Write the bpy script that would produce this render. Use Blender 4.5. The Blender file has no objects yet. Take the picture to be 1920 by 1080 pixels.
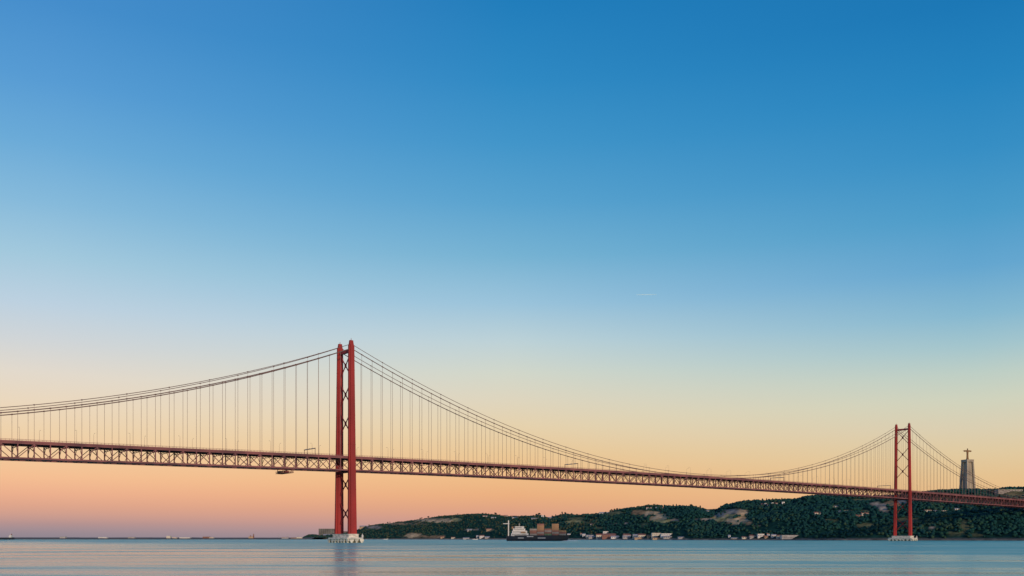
import bpy, math, random
import numpy as np
from mathutils import Vector, Matrix, noise

random.seed(7)
rng = np.random.default_rng(7)
S = bpy.context.scene
COL = S.collection

# ------------------------------------------------------------------ camera
CAM_Z, HOR, F = 4.2, 1009.3, 1740.0           # eye height; horizon row and focal length in photograph pixels
cd = bpy.data.cameras.new('camera')
cam = bpy.data.objects.new('camera', cd)
COL.objects.link(cam)
cam.location = (0, 0, CAM_Z)
cam.rotation_euler = (math.radians(90), 0, 0)
cd.sensor_width = 36
cd.lens = F / 1920 * 36
cd.shift_y = (HOR - 540) / 1920
cd.clip_start, cd.clip_end = 1.0, 120000
S.camera = cam

# ------------------------------------------------------------------ sky, sun, exposure
def lin(c):
    return tuple(((v / 255) / 12.92 if v / 255 <= .04045 else ((v / 255 + .055) / 1.055) ** 2.4) for v in c) + (1,)

SUN_AZ, SUN_EL = math.radians(154), math.radians(13)      # behind the camera, to the right
world = bpy.data.worlds.new('World')
S.world = world
world.use_nodes = True
nt = world.node_tree
nt.nodes.clear()
def wn(t, **k):
    n = nt.nodes.new(t)
    for a, b in k.items():
        setattr(n, a, b)
    return n
def math_node(tree, op, a, b=None, clamp=False):
    n = tree.nodes.new('ShaderNodeMath'); n.operation = op; n.use_clamp = clamp
    for i, v in enumerate((a, b)):
        if v is None: continue
        if isinstance(v, (int, float)): n.inputs[i].default_value = v
        else: tree.links.new(v, n.inputs[i])
    return n.outputs[0]
tc = wn('ShaderNodeTexCoord')
sp = wn('ShaderNodeSeparateXYZ'); nt.links.new(tc.outputs['Generated'], sp.inputs[0])
x_, y_, z_ = sp.outputs
hl = math_node(nt, 'SQRT', math_node(nt, 'MAXIMUM', math_node(nt, 'ADD', math_node(nt, 'MULTIPLY', x_, x_), math_node(nt, 'MULTIPLY', y_, y_)), 1e-5))
elev = math_node(nt, 'DIVIDE', z_, hl)                   # tangent of the elevation
TM = 1.2
pos = math_node(nt, 'DIVIDE', elev, TM, clamp=True)
side = math_node(nt, 'DIVIDE', x_, hl)
def ramp(stops):
    r = wn('ShaderNodeValToRGB')
    e = r.color_ramp.elements
    while len(e) > 1: e.remove(e[-1])
    e[0].position = stops[0][0] / TM; e[0].color = lin(stops[0][1])
    for p, c in stops[1:]:
        k = e.new(p / TM); k.color = lin(c)
    nt.links.new(pos, r.inputs[0])
    return r.outputs[0]
def col_stops(kx, rows):
    rows = [(y, (c[0], c[1] + 3, c[2] - 4) if y < 500 else c) for y, c in rows]
    return [(max(0, (HOR - y) / math.hypot(F, kx)), c) for y, c in rows]
left = ramp(col_stops(860, [
    (1008, (140, 130, 142)), (995, (155, 137, 146)), (982, (176, 142, 142)), (968, (200, 152, 140)), (950, (218, 160, 136)),
    (925, (234, 172, 138)), (895, (242, 186, 142)), (860, (240, 196, 150)), (810, (236, 206, 166)), (760, (233, 212, 184)),
    (700, (224, 214, 200)), (640, (206, 210, 212)), (570, (186, 206, 221)), (480, (160, 195, 222)), (380, (131, 180, 220)),
    (270, (104, 165, 217)), (150, (84, 150, 213)), (0, (66, 136, 205))]) + [(.85, (45, 112, 185)), (1.15, (30, 88, 160))])
mid = ramp(col_stops(0, [
    (1008, (165, 139, 144)), (990, (194, 149, 142)), (972, (210, 153, 135)), (955, (221, 160, 128)), (930, (232, 171, 124)),
    (895, (236, 184, 130)), (850, (232, 196, 146)), (800, (228, 206, 168)), (750, (220, 210, 186)), (700, (208, 212, 198)),
    (640, (187, 207, 212)), (570, (153, 193, 216)), (480, (116, 173, 212)), (380, (86, 157, 208)), (270, (62, 144, 203)),
    (150, (42, 132, 197)), (0, (26, 120, 189))]) + [(.85, (20, 98, 168)), (1.15, (16, 78, 145))])
right = ramp(col_stops(860, [
    (1008, (215, 160, 125)), (985, (220, 168, 122)), (960, (226, 176, 122)), (925, (229, 185, 133)), (890, (226, 191, 142)),
    (850, (223, 199, 157)), (800, (216, 204, 175)), (750, (206, 208, 186)), (700, (188, 204, 194)), (650, (162, 195, 202)),
    (590, (132, 182, 206)), (500, (98, 164, 205)), (400, (72, 150, 203)), (280, (50, 137, 198)), (150, (32, 126, 192)),
    (0, (20, 114, 183))]) + [(.85, (16, 94, 164)), (1.15, (14, 76, 142))])
fl = math_node(nt, 'DIVIDE', side, -.443, clamp=True)
fr = math_node(nt, 'DIVIDE', side, .443, clamp=True)
def mix(f, a, b):
    m = wn('ShaderNodeMix', data_type='RGBA')
    nt.links.new(f, m.inputs[0]); nt.links.new(a, m.inputs[6]); nt.links.new(b, m.inputs[7])
    return m.outputs[2]
dusk = mix(fr, mix(fl, mid, left), right)
bg = wn('ShaderNodeBackground'); nt.links.new(dusk, bg.inputs[0]); bg.inputs[1].default_value = 1.0
sky = wn('ShaderNodeTexSky', sky_type='NISHITA', sun_disc=False)
sky.sun_elevation = SUN_EL; sky.sun_rotation = SUN_AZ
bg2 = wn('ShaderNodeBackground'); nt.links.new(sky.outputs[0], bg2.inputs[0]); bg2.inputs[1].default_value = 0.004
ads = wn('ShaderNodeAddShader'); nt.links.new(bg.outputs[0], ads.inputs[0]); nt.links.new(bg2.outputs[0], ads.inputs[1])
wo = wn('ShaderNodeOutputWorld'); nt.links.new(ads.outputs[0], wo.inputs[0])

sl = bpy.data.lights.new('sun', 'SUN')
sun = bpy.data.objects.new('sun', sl); COL.objects.link(sun)
sl.energy = 2.6; sl.angle = math.radians(3); sl.color = (1, .72, .50)
dsun = Vector((math.sin(SUN_AZ) * math.cos(SUN_EL), math.cos(SUN_AZ) * math.cos(SUN_EL), math.sin(SUN_EL)))
sun.rotation_euler = dsun.to_track_quat('Z', 'Y').to_euler()
sun.location = dsun * 100

S.view_settings.view_transform = 'Standard'
S.view_settings.look = 'None'
S.view_settings.exposure = 0
S.view_settings.gamma = 1
S.view_settings.use_curve_mapping = False
S.render.engine = 'CYCLES'

# ------------------------------------------------------------------ materials
def new_mat(name):
    m = bpy.data.materials.new(name); m.use_nodes = True
    t = m.node_tree; b = t.nodes['Principled BSDF']
    return m, t, b
def mat(name, col, rough=.7, var=.25, scale=.5, detail=5, col2=None, stretch=(1, 1, 1), bump=0, metal=0, streak=0):
    """surface with noise-driven colour variation (object space), optional second colour for stains and bump"""
    m, t, b = new_mat(name)
    tcn = t.nodes.new('ShaderNodeTexCoord')
    mp = t.nodes.new('ShaderNodeMapping'); mp.inputs['Scale'].default_value = stretch
    t.links.new(tcn.outputs['Object'], mp.inputs[0])
    n = t.nodes.new('ShaderNodeTexNoise'); n.inputs['Scale'].default_value = scale; n.inputs['Detail'].default_value = detail
    t.links.new(mp.outputs[0], n.inputs['Vector'])
    r = t.nodes.new('ShaderNodeValToRGB')
    c2 = col2 or tuple(v * (1 - var) for v in col)
    c1 = tuple(min(1, v * (1 + var * .6)) for v in col)
    r.color_ramp.elements[0].position = .33; r.color_ramp.elements[0].color = (*c2, 1)
    r.color_ramp.elements[1].position = .66; r.color_ramp.elements[1].color = (*c1, 1)
    t.links.new(n.outputs['Fac'], r.inputs[0])
    t.links.new(r.outputs[0], b.inputs['Base Color'])
    b.inputs['Roughness'].default_value = rough; b.inputs['Metallic'].default_value = metal
    if bump:
        bp = t.nodes.new('ShaderNodeBump'); bp.inputs['Strength'].default_value = bump; bp.inputs['Distance'].default_value = .3
        t.links.new(n.outputs['Fac'], bp.inputs['Height']); t.links.new(bp.outputs[0], b.inputs['Normal'])
    return m
M = {}
M['red'] = mat('red_oxide_paint', (.31, .024, .021), .8, .25, .06, 9, (.20, .017, .018), (1, 1, .35), .15)
M['red_dark'] = mat('dark_red_paint', (.16, .03, .03), .6, .3, .08, 6)
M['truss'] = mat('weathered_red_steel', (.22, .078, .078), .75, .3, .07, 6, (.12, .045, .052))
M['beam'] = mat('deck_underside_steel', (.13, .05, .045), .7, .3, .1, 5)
M['cable'] = mat('cable_wrapping', (.17, .10, .085), .6, .2, .1, 4)
M['rope'] = mat('suspender_rope', (.24, .17, .14), .6, .2, .1, 3)
M['conc'] = mat('pale_concrete', (.64, .61, .53), .85, .3, .25, 8, (.36, .37, .33), (1, 1, 2.5), .3)
M['conc_shade'] = mat('shade_dark_concrete', (.12, .12, .09), .7, .4, .5, 6)  # pier core: shade of the gaps under the fender slab, put into its colour
M['asphalt'] = mat('asphalt', (.05, .05, .05), .9, .2, .3)
M['white'] = mat('white_paint', (.58, .57, .55), .55, .15, .3, 5)
M['cream'] = mat('cream_render', (.60, .55, .45), .8, .2, .3, 5)
M['grey'] = mat('grey_render', (.36, .35, .34), .85, .25, .2, 5)
M['tan'] = mat('ochre_render', (.42, .30, .19), .85, .25, .2, 5)
M['brown'] = mat('brown_tiles', (.22, .11, .085), .85, .3, .5, 6)
M['rooftile'] = mat('clay_roof_tiles', (.34, .14, .09), .85, .3, .6, 6)
M['roofgrey'] = mat('grey_sheet_roof', (.30, .31, .34), .6, .2, .3, 4, stretch=(4, 1, 1))
M['glass'] = mat('dark_window_glass', (.03, .04, .05), .15, .2, 1)
M['navy'] = mat('navy_hull_paint', (.004, .014, .030), .7, .35, .12, 6, (.010, .016, .022), (1, 1, .4))
M['hullred'] = mat('red_boot_paint', (.18, .035, .03), .6, .3, .2)
M['orange'] = mat('orange_container_paint', (.27, .15, .075), .6, .25, .3)
M['crust'] = mat('rust_red_container_paint', (.21, .085, .065), .6, .25, .3)
M['cgreen'] = mat('green_container_paint', (.10, .17, .08), .6, .25, .3)
M['cgrey'] = mat('grey_container_paint', (.24, .22, .20), .6, .25, .3)
M['bark'] = mat('bark', (.09, .06, .04), .9, .3, 1)
M['leaf'] = mat('dark_foliage', (.018, .048, .036), .9, .45, .3, 4, (.009, .032, .028))
M['stone'] = mat('monument_concrete', (.38, .33, .25), .85, .25, .08, 7, (.23, .21, .17), (1, 1, .3), .15)
M['bronze'] = mat('ochre_stone', (.22, .12, .05), .8, .25, .3)
M['silo'] = mat('dark_grey_concrete', (.14, .14, .13), .9, .3, .05)  # dark grey for block and tubes alike, varied by noise
M['foam'] = mat('white_foam', (.75, .78, .78), .6, .3, .4, 8)
M['vapour'] = mat('ice_vapour', (.75, 1.0, 1.0), 1, .0, .01)
M['vapour'].node_tree.nodes['Principled BSDF'].inputs['Alpha'].default_value = .28

# foliage of the far woods: colour of each crown comes from its kind (attribute), fine grain from noise
m, t, b = new_mat('woodland_foliage')
at = t.nodes.new('ShaderNodeAttribute'); at.attribute_name = 'kind'
n = t.nodes.new('ShaderNodeTexNoise'); n.inputs['Scale'].default_value = .35; n.inputs['Detail'].default_value = 4
g = t.nodes.new('ShaderNodeNewGeometry'); t.links.new(g.outputs['Position'], n.inputs['Vector'])
mm = t.nodes.new('ShaderNodeMix'); mm.data_type = 'RGBA'; mm.blend_type = 'MULTIPLY'; mm.inputs[0].default_value = .6
t.links.new(at.outputs['Color'], mm.inputs[6]); t.links.new(n.outputs['Color'], mm.inputs[7])
hs = t.nodes.new('ShaderNodeHueSaturation'); hs.inputs['Value'].default_value = 1.5
t.links.new(at.outputs['Color'], hs.inputs['Color']); 
mv = t.nodes.new('ShaderNodeMapRange'); mv.inputs[1].default_value = .3; mv.inputs[2].default_value = .7; mv.inputs[3].default_value = .85; mv.inputs[4].default_value = 1.15
t.links.new(n.outputs['Fac'], mv.inputs[0]); t.links.new(mv.outputs[0], hs.inputs['Value'])
t.links.new(hs.outputs[0], b.inputs['Base Color']); b.inputs['Roughness'].default_value = .9
b.inputs['Specular IOR Level'].default_value = .05
M['wood'] = m

# ground of the hills: cover (grass, bare rock) held in an attribute, broken up by noise
m, t, b = new_mat('hill_ground')
at = t.nodes.new('ShaderNodeAttribute'); at.attribute_name = 'cover'
n = t.nodes.new('ShaderNodeTexNoise'); n.inputs['Scale'].default_value = .06; n.inputs['Detail'].default_value = 9; n.inputs['Roughness'].default_value = .7
g = t.nodes.new('ShaderNodeNewGeometry'); mp = t.nodes.new('ShaderNodeMapping'); mp.inputs['Scale'].default_value = (1, 1, 2.2)
t.links.new(g.outputs['Position'], mp.inputs[0]); t.links.new(mp.outputs[0], n.inputs['Vector'])
mv = t.nodes.new('ShaderNodeMapRange'); mv.inputs[1].default_value = .3; mv.inputs[2].default_value = .7; mv.inputs[3].default_value = .25; mv.inputs[4].default_value = 1.3
hs = t.nodes.new('ShaderNodeHueSaturation')
t.links.new(n.outputs['Fac'], mv.inputs[0]); t.links.new(mv.outputs[0], hs.inputs['Value']); t.links.new(at.outputs['Color'], hs.inputs['Color'])
t.links.new(hs.outputs[0], b.inputs['Base Color']); b.inputs['Roughness'].default_value = .95
b.inputs['Specular IOR Level'].default_value = .05
M['hill'] = m

# water
m, t, b = new_mat('river_water')
g = t.nodes.new('ShaderNodeNewGeometry')
def wnoise(sx, sy, detail, rough=.6, off=0, dist=0):
    mp = t.nodes.new('ShaderNodeMapping'); mp.inputs['Scale'].default_value = (sx, sy, 1); mp.inputs['Location'].default_value = (off, off, 0)
    t.links.new(g.outputs['Position'], mp.inputs[0])
    q = t.nodes.new('ShaderNodeTexNoise'); q.inputs['Scale'].default_value = 1; q.inputs['Detail'].default_value = detail
    q.inputs['Roughness'].default_value = rough; q.inputs['Distortion'].default_value = dist
    t.links.new(mp.outputs[0], q.inputs['Vector'])
    return q.outputs['Fac']
big = wnoise(.006, .030, 10, .66, 3.1, .4)        # slicks and wind patches
fine = wnoise(.011, .13, 10, .78, 9.7, .25)          # long swells
rip = wnoise(.5, 1.3, 3, .6, 1.3)                  # ripples
def mrange(src, a, c, lo, hi, smooth=False):
    q = t.nodes.new('ShaderNodeMapRange'); q.inputs[1].default_value = a; q.inputs[2].default_value = c
    q.inputs[3].default_value = lo; q.inputs[4].default_value = hi
    if smooth: q.interpolation_type = 'SMOOTHSTEP'
    t.links.new(src, q.inputs[0]); return q.outputs[0]
sy = t.nodes.new('ShaderNodeSeparateXYZ'); t.links.new(g.outputs['Position'], sy.inputs[0])
# the breeze ruffles the open river; the water lies calmer in the lee of the near quay, most of all to the left
reach = math_node(t, 'ADD', sy.outputs[1], math_node(t, 'MULTIPLY', sy.outputs[0], 1.25))
lee = mrange(reach, 60, 620, .17, .42, True)
ro = math_node(t, 'ADD', math_node(t, 'ADD', mrange(big, .34, .66, -.19, .17), mrange(fine, .32, .68, -.13, .13)), lee)
t.links.new(ro, b.inputs['Roughness'])
hsum = math_node(t, 'ADD', math_node(t, 'MULTIPLY', fine, .55), math_node(t, 'MULTIPLY', rip, .08))
bp = t.nodes.new('ShaderNodeBump'); bp.inputs['Strength'].default_value = .2; bp.inputs['Distance'].default_value = 1.0
t.links.new(hsum, bp.inputs['Height']); t.links.new(bp.outputs[0], b.inputs['Normal'])
b.inputs['Base Color'].default_value = (.10, .47, .41, 1)
b.inputs['IOR'].default_value = 1.25
M['water'] = m

# ------------------------------------------------------------------ helpers
class MB:
    def __init__(s): s.v = []; s.f = []; s.mi = []
    def add(s, v, f, mi=0):
        o = len(s.v); s.v += [tuple(p) for p in v]; s.f += [tuple(i + o for i in q) for q in f]; s.mi += [mi] * len(f)
    BF = [(0, 3, 2, 1), (4, 5, 6, 7), (0, 1, 5, 4), (1, 2, 6, 5), (2, 3, 7, 6), (3, 0, 4, 7)]
    def box(s, a, c, mi=0):
        (x0, y0, z0), (x1, y1, z1) = a, c
        s.add([(x0, y0, z0), (x1, y0, z0), (x1, y1, z0), (x0, y1, z0), (x0, y0, z1), (x1, y0, z1), (x1, y1, z1), (x0, y1, z1)], s.BF, mi)
    def bar(s, a, c, w, h, mi=0, up=(0, 0, 1)):
        a, c = Vector(a), Vector(c); d = (c - a).normalized(); up = Vector(up)
        if abs(d.dot(up)) > .98: up = Vector((1, 0, 0))
        sd = d.cross(up).normalized() * w / 2; u = sd.cross(d).normalized() * h / 2
        v = [a - sd - u, a + sd - u, a + sd + u, a - sd + u, c - sd - u, c + sd - u, c + sd + u, c - sd + u]
        s.add(v, s.BF[0:0] + [(0, 1, 2, 3), (7, 6, 5, 4), (0, 4, 5, 1), (1, 5, 6, 2), (2, 6, 7, 3), (3, 7, 4, 0)], mi)
    def tube(s, pts, r, n=6, mi=0, cap=True):
        pts = [Vector(p) for p in pts]; o = len(s.v); k = len(pts)
        for i, p in enumerate(pts):
            d = (pts[min(i + 1, k - 1)] - pts[max(i - 1, 0)]).normalized()
            up = Vector((0, 0, 1)) if abs(d.z) < .95 else Vector((1, 0, 0))
            a = d.cross(up).normalized(); c = a.cross(d)
            rr = r[i] if isinstance(r, (list, tuple)) else r
            for j in range(n):
                th = 2 * math.pi * j / n
                s.v.append(tuple(p + (a * math.cos(th) + c * math.sin(th)) * rr))
        for i in range(k - 1):
            for j in range(n):
                s.f.append((o + i * n + j, o + i * n + (j + 1) % n, o + (i + 1) * n + (j + 1) % n, o + (i + 1) * n + j)); s.mi.append(mi)
        if cap:
            s.f.append(tuple(o + j for j in range(n))[::-1]); s.mi.append(mi)
            s.f.append(tuple(o + (k - 1) * n + j for j in range(n))); s.mi.append(mi)
    def loft(s, rings, mi=0):
        o = len(s.v); n = len(rings[0])
        for r in rings: s.v += [tuple(p) for p in r]
        for i in range(len(rings) - 1):
            for j in range(n):
                s.f.append((o + i * n + j, o + i * n + (j + 1) % n, o + (i + 1) * n + (j + 1) % n, o + (i + 1) * n + j)); s.mi.append(mi)
        s.f.append(tuple(o + j for j in range(n))[::-1]); s.mi.append(mi)
        s.f.append(tuple(o + (len(rings) - 1) * n + j for j in range(n))); s.mi.append(mi)
    def mesh(s, name, mats):
        me = bpy.data.meshes.new(name); me.from_pydata(s.v, [], s.f)
        for k in (mats if isinstance(mats, (list, tuple)) else [mats]): me.materials.append(k)
        if max(s.mi, default=0): me.polygons.foreach_set('material_index', s.mi)
        me.validate(); me.update()
        return me
    def build(s, name, mats, parent=None): return link(name, s.mesh(name, mats), parent)
def link(name, data, parent=None, loc=None, rot=None):
    o = bpy.data.objects.new(name, data); COL.objects.link(o)
    if parent: o.parent = parent
    if loc is not None: o.location = loc
    if rot is not None: o.rotation_euler = rot
    return o
def tag(o, label=None, cat=None, group=None, kind=None):
    for k, v in (('label', label), ('category', cat), ('group', group), ('kind', kind)):
        if v: o[k] = v
    return o
def thing(name, label, cat, loc=(0, 0, 0), rz=0, group=None):
    return tag(link(name, None, None, loc, (0, 0, rz)), label, cat, group)
def W(x, y, D):
    """world point seen at photograph pixel (x, y) when it stands D metres in front of the camera plane"""
    return Vector(((x - 960) / F * D, D, CAM_Z + (HOR - y) / F * D))
def interp(x, pts): return float(np.interp(x, [p[0] for p in pts], [p[1] for p in pts]))

# ------------------------------------------------------------------ water
mb = MB(); mb.add([(-60000, -3000, 0), (60000, -3000, 0), (60000, 90000, 0), (-60000, 90000, 0)], [(0, 1, 2, 3)])
tag(mb.build('water', M['water']), 'calm teal and grey river water with long pale streaks', 'water', kind='structure')

# ------------------------------------------------------------------ hills
SKY = [(540, 1010), (565, 1010), (573, 1006), (579, 1003), (592, 1003), (598, 1005), (606, 1004), (640, 1001), (668, 996), (674, 992), (682, 987.5), (700, 985.5),
       (730, 981), (760, 978.5), (790, 973.5), (803, 972), (830, 968.5), (850, 966.5), (880, 965), (905, 965), (930, 966), (945, 969), (970, 970),
       (1000, 970), (1012, 967), (1030, 972), (1050, 967), (1062, 964.5), (1085, 968), (1100, 966.5), (1120, 965), (1140, 960), (1160, 957.5),
       (1180, 955), (1200, 952.5), (1215, 950), (1230, 950), (1260, 951.5), (1300, 952.5), (1315, 956), (1328, 959.5), (1345, 958), (1352, 953), (1360, 949),
       (1372, 947.5), (1382, 944), (1410, 942), (1440, 941), (1470, 940), (1490, 939.5), (1500, 938), (1510, 935), (1530, 933), (1545, 931.5), (1600, 932.5),
       (1640, 934), (1675, 933), (1700, 930), (1740, 926), (1760, 923.5), (1800, 922.5), (1840, 922.5), (1870, 922), (1881, 919.5), (1920, 918.5), (2050, 912), (2400, 905), (2700, 930)]
DS = [(540, 3800), (680, 3350), (950, 2750), (1100, 2450), (1300, 2080), (1500, 1880), (1700, 1760), (1920, 1600), (2400, 1350), (2700, 1250)]
DR = [(540, 4000), (600, 3950), (680, 3750), (950, 3200), (1100, 2850), (1300, 2500), (1500, 2280), (1700, 2240), (1920, 2290), (2400, 2100), (2700, 1900)]
def nz(x, y, z=0, sc=1): return noise.fractal(Vector((x * sc, y * sc, z)), .8, 2.1, 5)
def profile(s, x):
    k = interp(x, [(540, .8), (900, 1.15), (1300, 1.05), (1500, 1.35), (1700, 1.5), (1920, 1.25)])
    return 1 - (1 - s) ** (1 + k)
def hill_point(x, v):
    """x: bearing (as a photograph column); v: 0 shore .. 1 ridge .. 1.8 back slope"""
    ds, dr = interp(x, DS), interp(x, DR)
    hr = (HOR - interp(x, SKY)) / F * dr + CAM_Z
    D = ds + (dr - ds) * v if v <= 1 else dr + (v - 1) * 900
    X = (x - 960) / F * D
    q = 2.6
    if v <= .045: z = q if v > .0 else -1
    elif v <= 1:
        s = (v - .045) / .955
        z = q + (hr - q) * profile(s, x)
        env = math.sin(math.pi * min(1, s)) ** .8
        z += nz(X, D, 3.3, .006) * hr * .16 * env + nz(X, D, 1.3, .025) * hr * .05 * env
        z = max(q, z)
        zc = (HOR - interp(x, SKY)) / F * D + CAM_Z - 1.5      # nothing in front rises over the skyline
        z = min(z, zc + (hr - zc) * v ** 3) if v < 1 else hr
    else:
        z = hr - (v - 1) ** 1.5 * hr * 1.55
    return Vector((X, D, z))
def project(p): return 960 + F * p.x / p.y, HOR - F * (p.z - CAM_Z) / p.y

ROCK, SCRUB, FIELD, DIRT, DARK = (.58, .42, .24), (.15, .16, .08), (.38, .34, .15), (.30, .21, .12), (.010, .050, .040)
GREYR = (.34, .29, .23)
PATCH = [(700, 988.5, 20, 2.5, GREYR), (750, 982, 35, 2.2, DIRT), (822, 976, 34, 2.8, ROCK), (855, 974, 9, 3, FIELD), (883, 993, 12, 1.3, GREYR), (916, 994, 9, 2.5, DIRT),
         (775, 1004.5, 12, 3.5, ROCK), (800, 1006.5, 34, 2, DIRT), (1082, 979, 22, 2.2, FIELD), (1085, 972, 16, 1.6, SCRUB), (1150, 962, 26, 3.0, SCRUB), (1198, 961, 16, 4, DIRT),
         (1222, 963, 18, 4.2, ROCK), (1232, 970, 16, 4, ROCK), (1242, 977, 22, 2.2, FIELD), (1265, 976, 8, 2.5, GREYR), (1330, 974, 20, 1.2, GREYR), (1350, 966, 10, 4, GREYR),
         (1372, 959, 16, 3, GREYR), (1390, 961, 9, 4.5, ROCK), (1368, 966.5, 20, 1.5, FIELD), (1352, 973, 12, 3.2, FIELD), (1380, 976.5, 22, 4.0, ROCK), (1376, 980, 12, 3, ROCK),
         (1403, 981, 6, 3, DIRT), (1424, 986.5, 9, 1.2, GREYR), (1570, 950, 9, 1.2, FIELD), (1582, 959, 12, 1.3, FIELD), (1620, 958.5, 11, 2, SCRUB),
         (1622, 938, 26, 1.6, SCRUB), (1648, 947, 18, 3, GREYR), (1675, 945, 20, 4, DIRT), (1658, 956, 9, 5, GREYR), (1690, 941, 12, 3, GREYR), (1622, 985, 12, 3, SCRUB), (1700, 985, 12, 5, SCRUB),
         (1748, 991, 5, 3, GREYR), (1810, 985, 8, 8, SCRUB), (1795, 1000, 22, 2, SCRUB), (1825, 1003, 14, 2.4, SCRUB), (1700, 975, 22, 5, SCRUB), (1900, 925, 30, 4, SCRUB), (1755, 958, 14, .9, FIELD), (1796, 955, 6, 1, FIELD),
         (1760, 935, 40, 1.5, SCRUB), (1560, 975, 14, 2, SCRUB), (1130, 990, 14, 1.5, SCRUB), (1150, 983, 10, 1, GREYR), (1175, 981, 9, 1, GREYR), (1210, 985, 6, 3, SCRUB)]
PATCH = [(a, b_, c * 1.12, d * 1.4, e) for a, b_, c, d, e in PATCH]
def cover(px, py, X, D):
    """ground cover at a place: colour and how bare it is"""
    w = nz(X, D, 7.7, .02) * .55 + nz(X, D, 2.2, .07) * .35
    best, col = 0, DARK
    for cx, cy, rx, ry, c in PATCH:
        d = 1.15 - math.hypot((px - cx) / rx, (py - cy) / ry) + w
        if d > best: best, col = d, c
    k = min(1, best * 2.2)
    return tuple(DARK[i] + (col[i] - DARK[i]) * k for i in range(3)), k
xs = np.arange(540, 2701, 4.0); vs = np.concatenate([np.linspace(0, 1, 72), np.linspace(1.06, 1.8, 12)])
vs = np.insert(vs, 1, .001)
V, C = [], []
for x in xs:
    for v in vs:
        p = hill_point(x, v)
        if v == 0: p.z = -2
        V.append(tuple(p)); px, py = project(p)
        c, k = cover(px, py, p.x, p.y)
        if v <= .05: c = (.27, .24, .21) if x < 1290 else (.15, .15, .14)
        C.append((*c, 1))
nv = len(vs); Fc = []
for i in range(len(xs) - 1):
    for j in range(nv - 1):
        a = i * nv + j; Fc.append((a, a + nv, a + nv + 1, a + 1))
me = bpy.data.meshes.new('hill'); me.from_pydata(V, [], Fc); me.materials.append(M['hill'])
ca = me.color_attributes.new('cover', 'FLOAT_COLOR', 'POINT'); ca.data.foreach_set('color', [q for c in C for q in c])
me.update(); me.polygons.foreach_set('use_smooth', [True] * len(me.polygons))
tag(link('hill', me), 'long wooded hill with bare cliffs rising from the far shore of the river', 'hill', kind='structure')

def place(x, y):
    """the point of the hill seen at pixel (x, y)"""
    lo, prev = None, None
    for v in np.linspace(.0, 1, 240):
        p = hill_point(x, v)
        if v == 0: p.z = 2.6
        if project(p)[1] <= y: return p
    return hill_point(x, 1)

# far low shore on the left
mb = MB(); rows = []
for x in np.arange(-900, 586, 5.0):
    D = 3300
    h = 6.0 + 1.5 * nz(x, 0, 0, .02) + .9 * nz(x, 3, 0, .09) + (1.2 if 120 < x < 330 else 0) * abs(nz(x, 3, 0, .05))
    X = (x - 960) / F * D
    rows.append([(X, D, -1), (X, D + 3, max(1.5, h * .45)), (X * 1.004, D + 60, h), (X * 1.03, D + 600, h + 1), (X * 1.06, D + 1200, -1)])
for i in range(len(rows) - 1):
    mb.add(rows[i] + rows[i + 1], [(j, j + 5, j + 6, j + 1) for j in range(4)])
M['farshore'] = mat('far_shore_ground', (.045, .06, .07), .95, .5, .01, 8, (.10, .085, .075), (1, 1, 1))
tag(mb.build('far_shore', M['farshore']), 'low flat dark shore on the horizon to the left', 'shore', kind='structure')

# ------------------------------------------------------------------ woods on the hill (nobody could count them)
import bmesh
bm = bmesh.new(); bmesh.ops.create_icosphere(bm, subdivisions=1, radius=1)
IV = np.array([v.co[:] for v in bm.verts]); IF = np.array([[v.index for v in f.verts] for f in bm.faces]); bm.free()
shapes = []
for k in range(14):
    q = IV * (1 + rng.uniform(-.26, .26, (len(IV), 1))); q[:, 2] *= .85; shapes.append(q)
kinds = [(.011, .052, .050), (.014, .060, .052), (.010, .046, .048), (.020, .066, .050), (.034, .070, .046), (.012, .056, .058)]
AV, AF, AC, tot = [], [], [], 0
def crown_batch(p, r, c):
    global tot
    q = shapes[rng.integers(14)].copy(); a = rng.uniform(0, 6.28); ca_, sa = math.cos(a), math.sin(a)
    q = np.stack([q[:, 0] * ca_ - q[:, 1] * sa, q[:, 0] * sa + q[:, 1] * ca_, q[:, 2] * rng.uniform(.8, 1.35)], 1) * r + np.array([p.x, p.y, p.z + r * .55])
    AV.append(q); AF.append(IF + tot); AC.append(np.tile(np.array([*c, 1.0]), (len(q), 1))); tot += len(q)
n_try = 0
while len(AV) < 20000 and n_try < 80000:
    n_try += 1
    x = rng.uniform(568, 2500); v = rng.uniform(.05, 1.12)
    if x > 1930 and rng.random() < .6: continue
    p = hill_point(x, v); px, py = project(p)
    c, k = cover(px, py, p.x, p.y)
    if k > .15 and rng.random() < .96 * k ** .35 + .03: continue
    if v < .07 and rng.random() < .6: continue
    if v < .2 and (1062 < x < 1292 or 1364 < x < 1506 or 820 < x < 925) and rng.random() < (1 if py > 1003 else .5): continue
    zone = nz(p.x, p.y, 5.5, .008)
    kc = kinds[int(np.clip((zone + .6) * 3 + rng.uniform(-1.2, 1.8), 0, 5))]
    r = rng.uniform(2.1, 4.1) * (.85 if v > .93 else 1)
    if x < 950: r *= .75
    f = rng.uniform(.85, 1.18)
    if x < 1120 and rng.random() < .35: kc = (.060, .075, .045)
    crown_batch(p, r, tuple(q * f for q in kc))
AV, AF, AC = np.concatenate(AV), np.concatenate(AF), np.concatenate(AC)
me = bpy.data.meshes.new('woodland')
me.vertices.add(len(AV)); me.vertices.foreach_set('co', AV.ravel())
me.loops.add(AF.size); me.loops.foreach_set('vertex_index', AF.ravel())
me.polygons.add(len(AF)); me.polygons.foreach_set('loop_start', np.arange(0, AF.size, 3)); me.polygons.foreach_set('loop_total', np.full(len(AF), 3))
me.update(calc_edges=True)
ca = me.color_attributes.new('kind', 'FLOAT_COLOR', 'POINT'); ca.data.foreach_set('color', AC.ravel())
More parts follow.
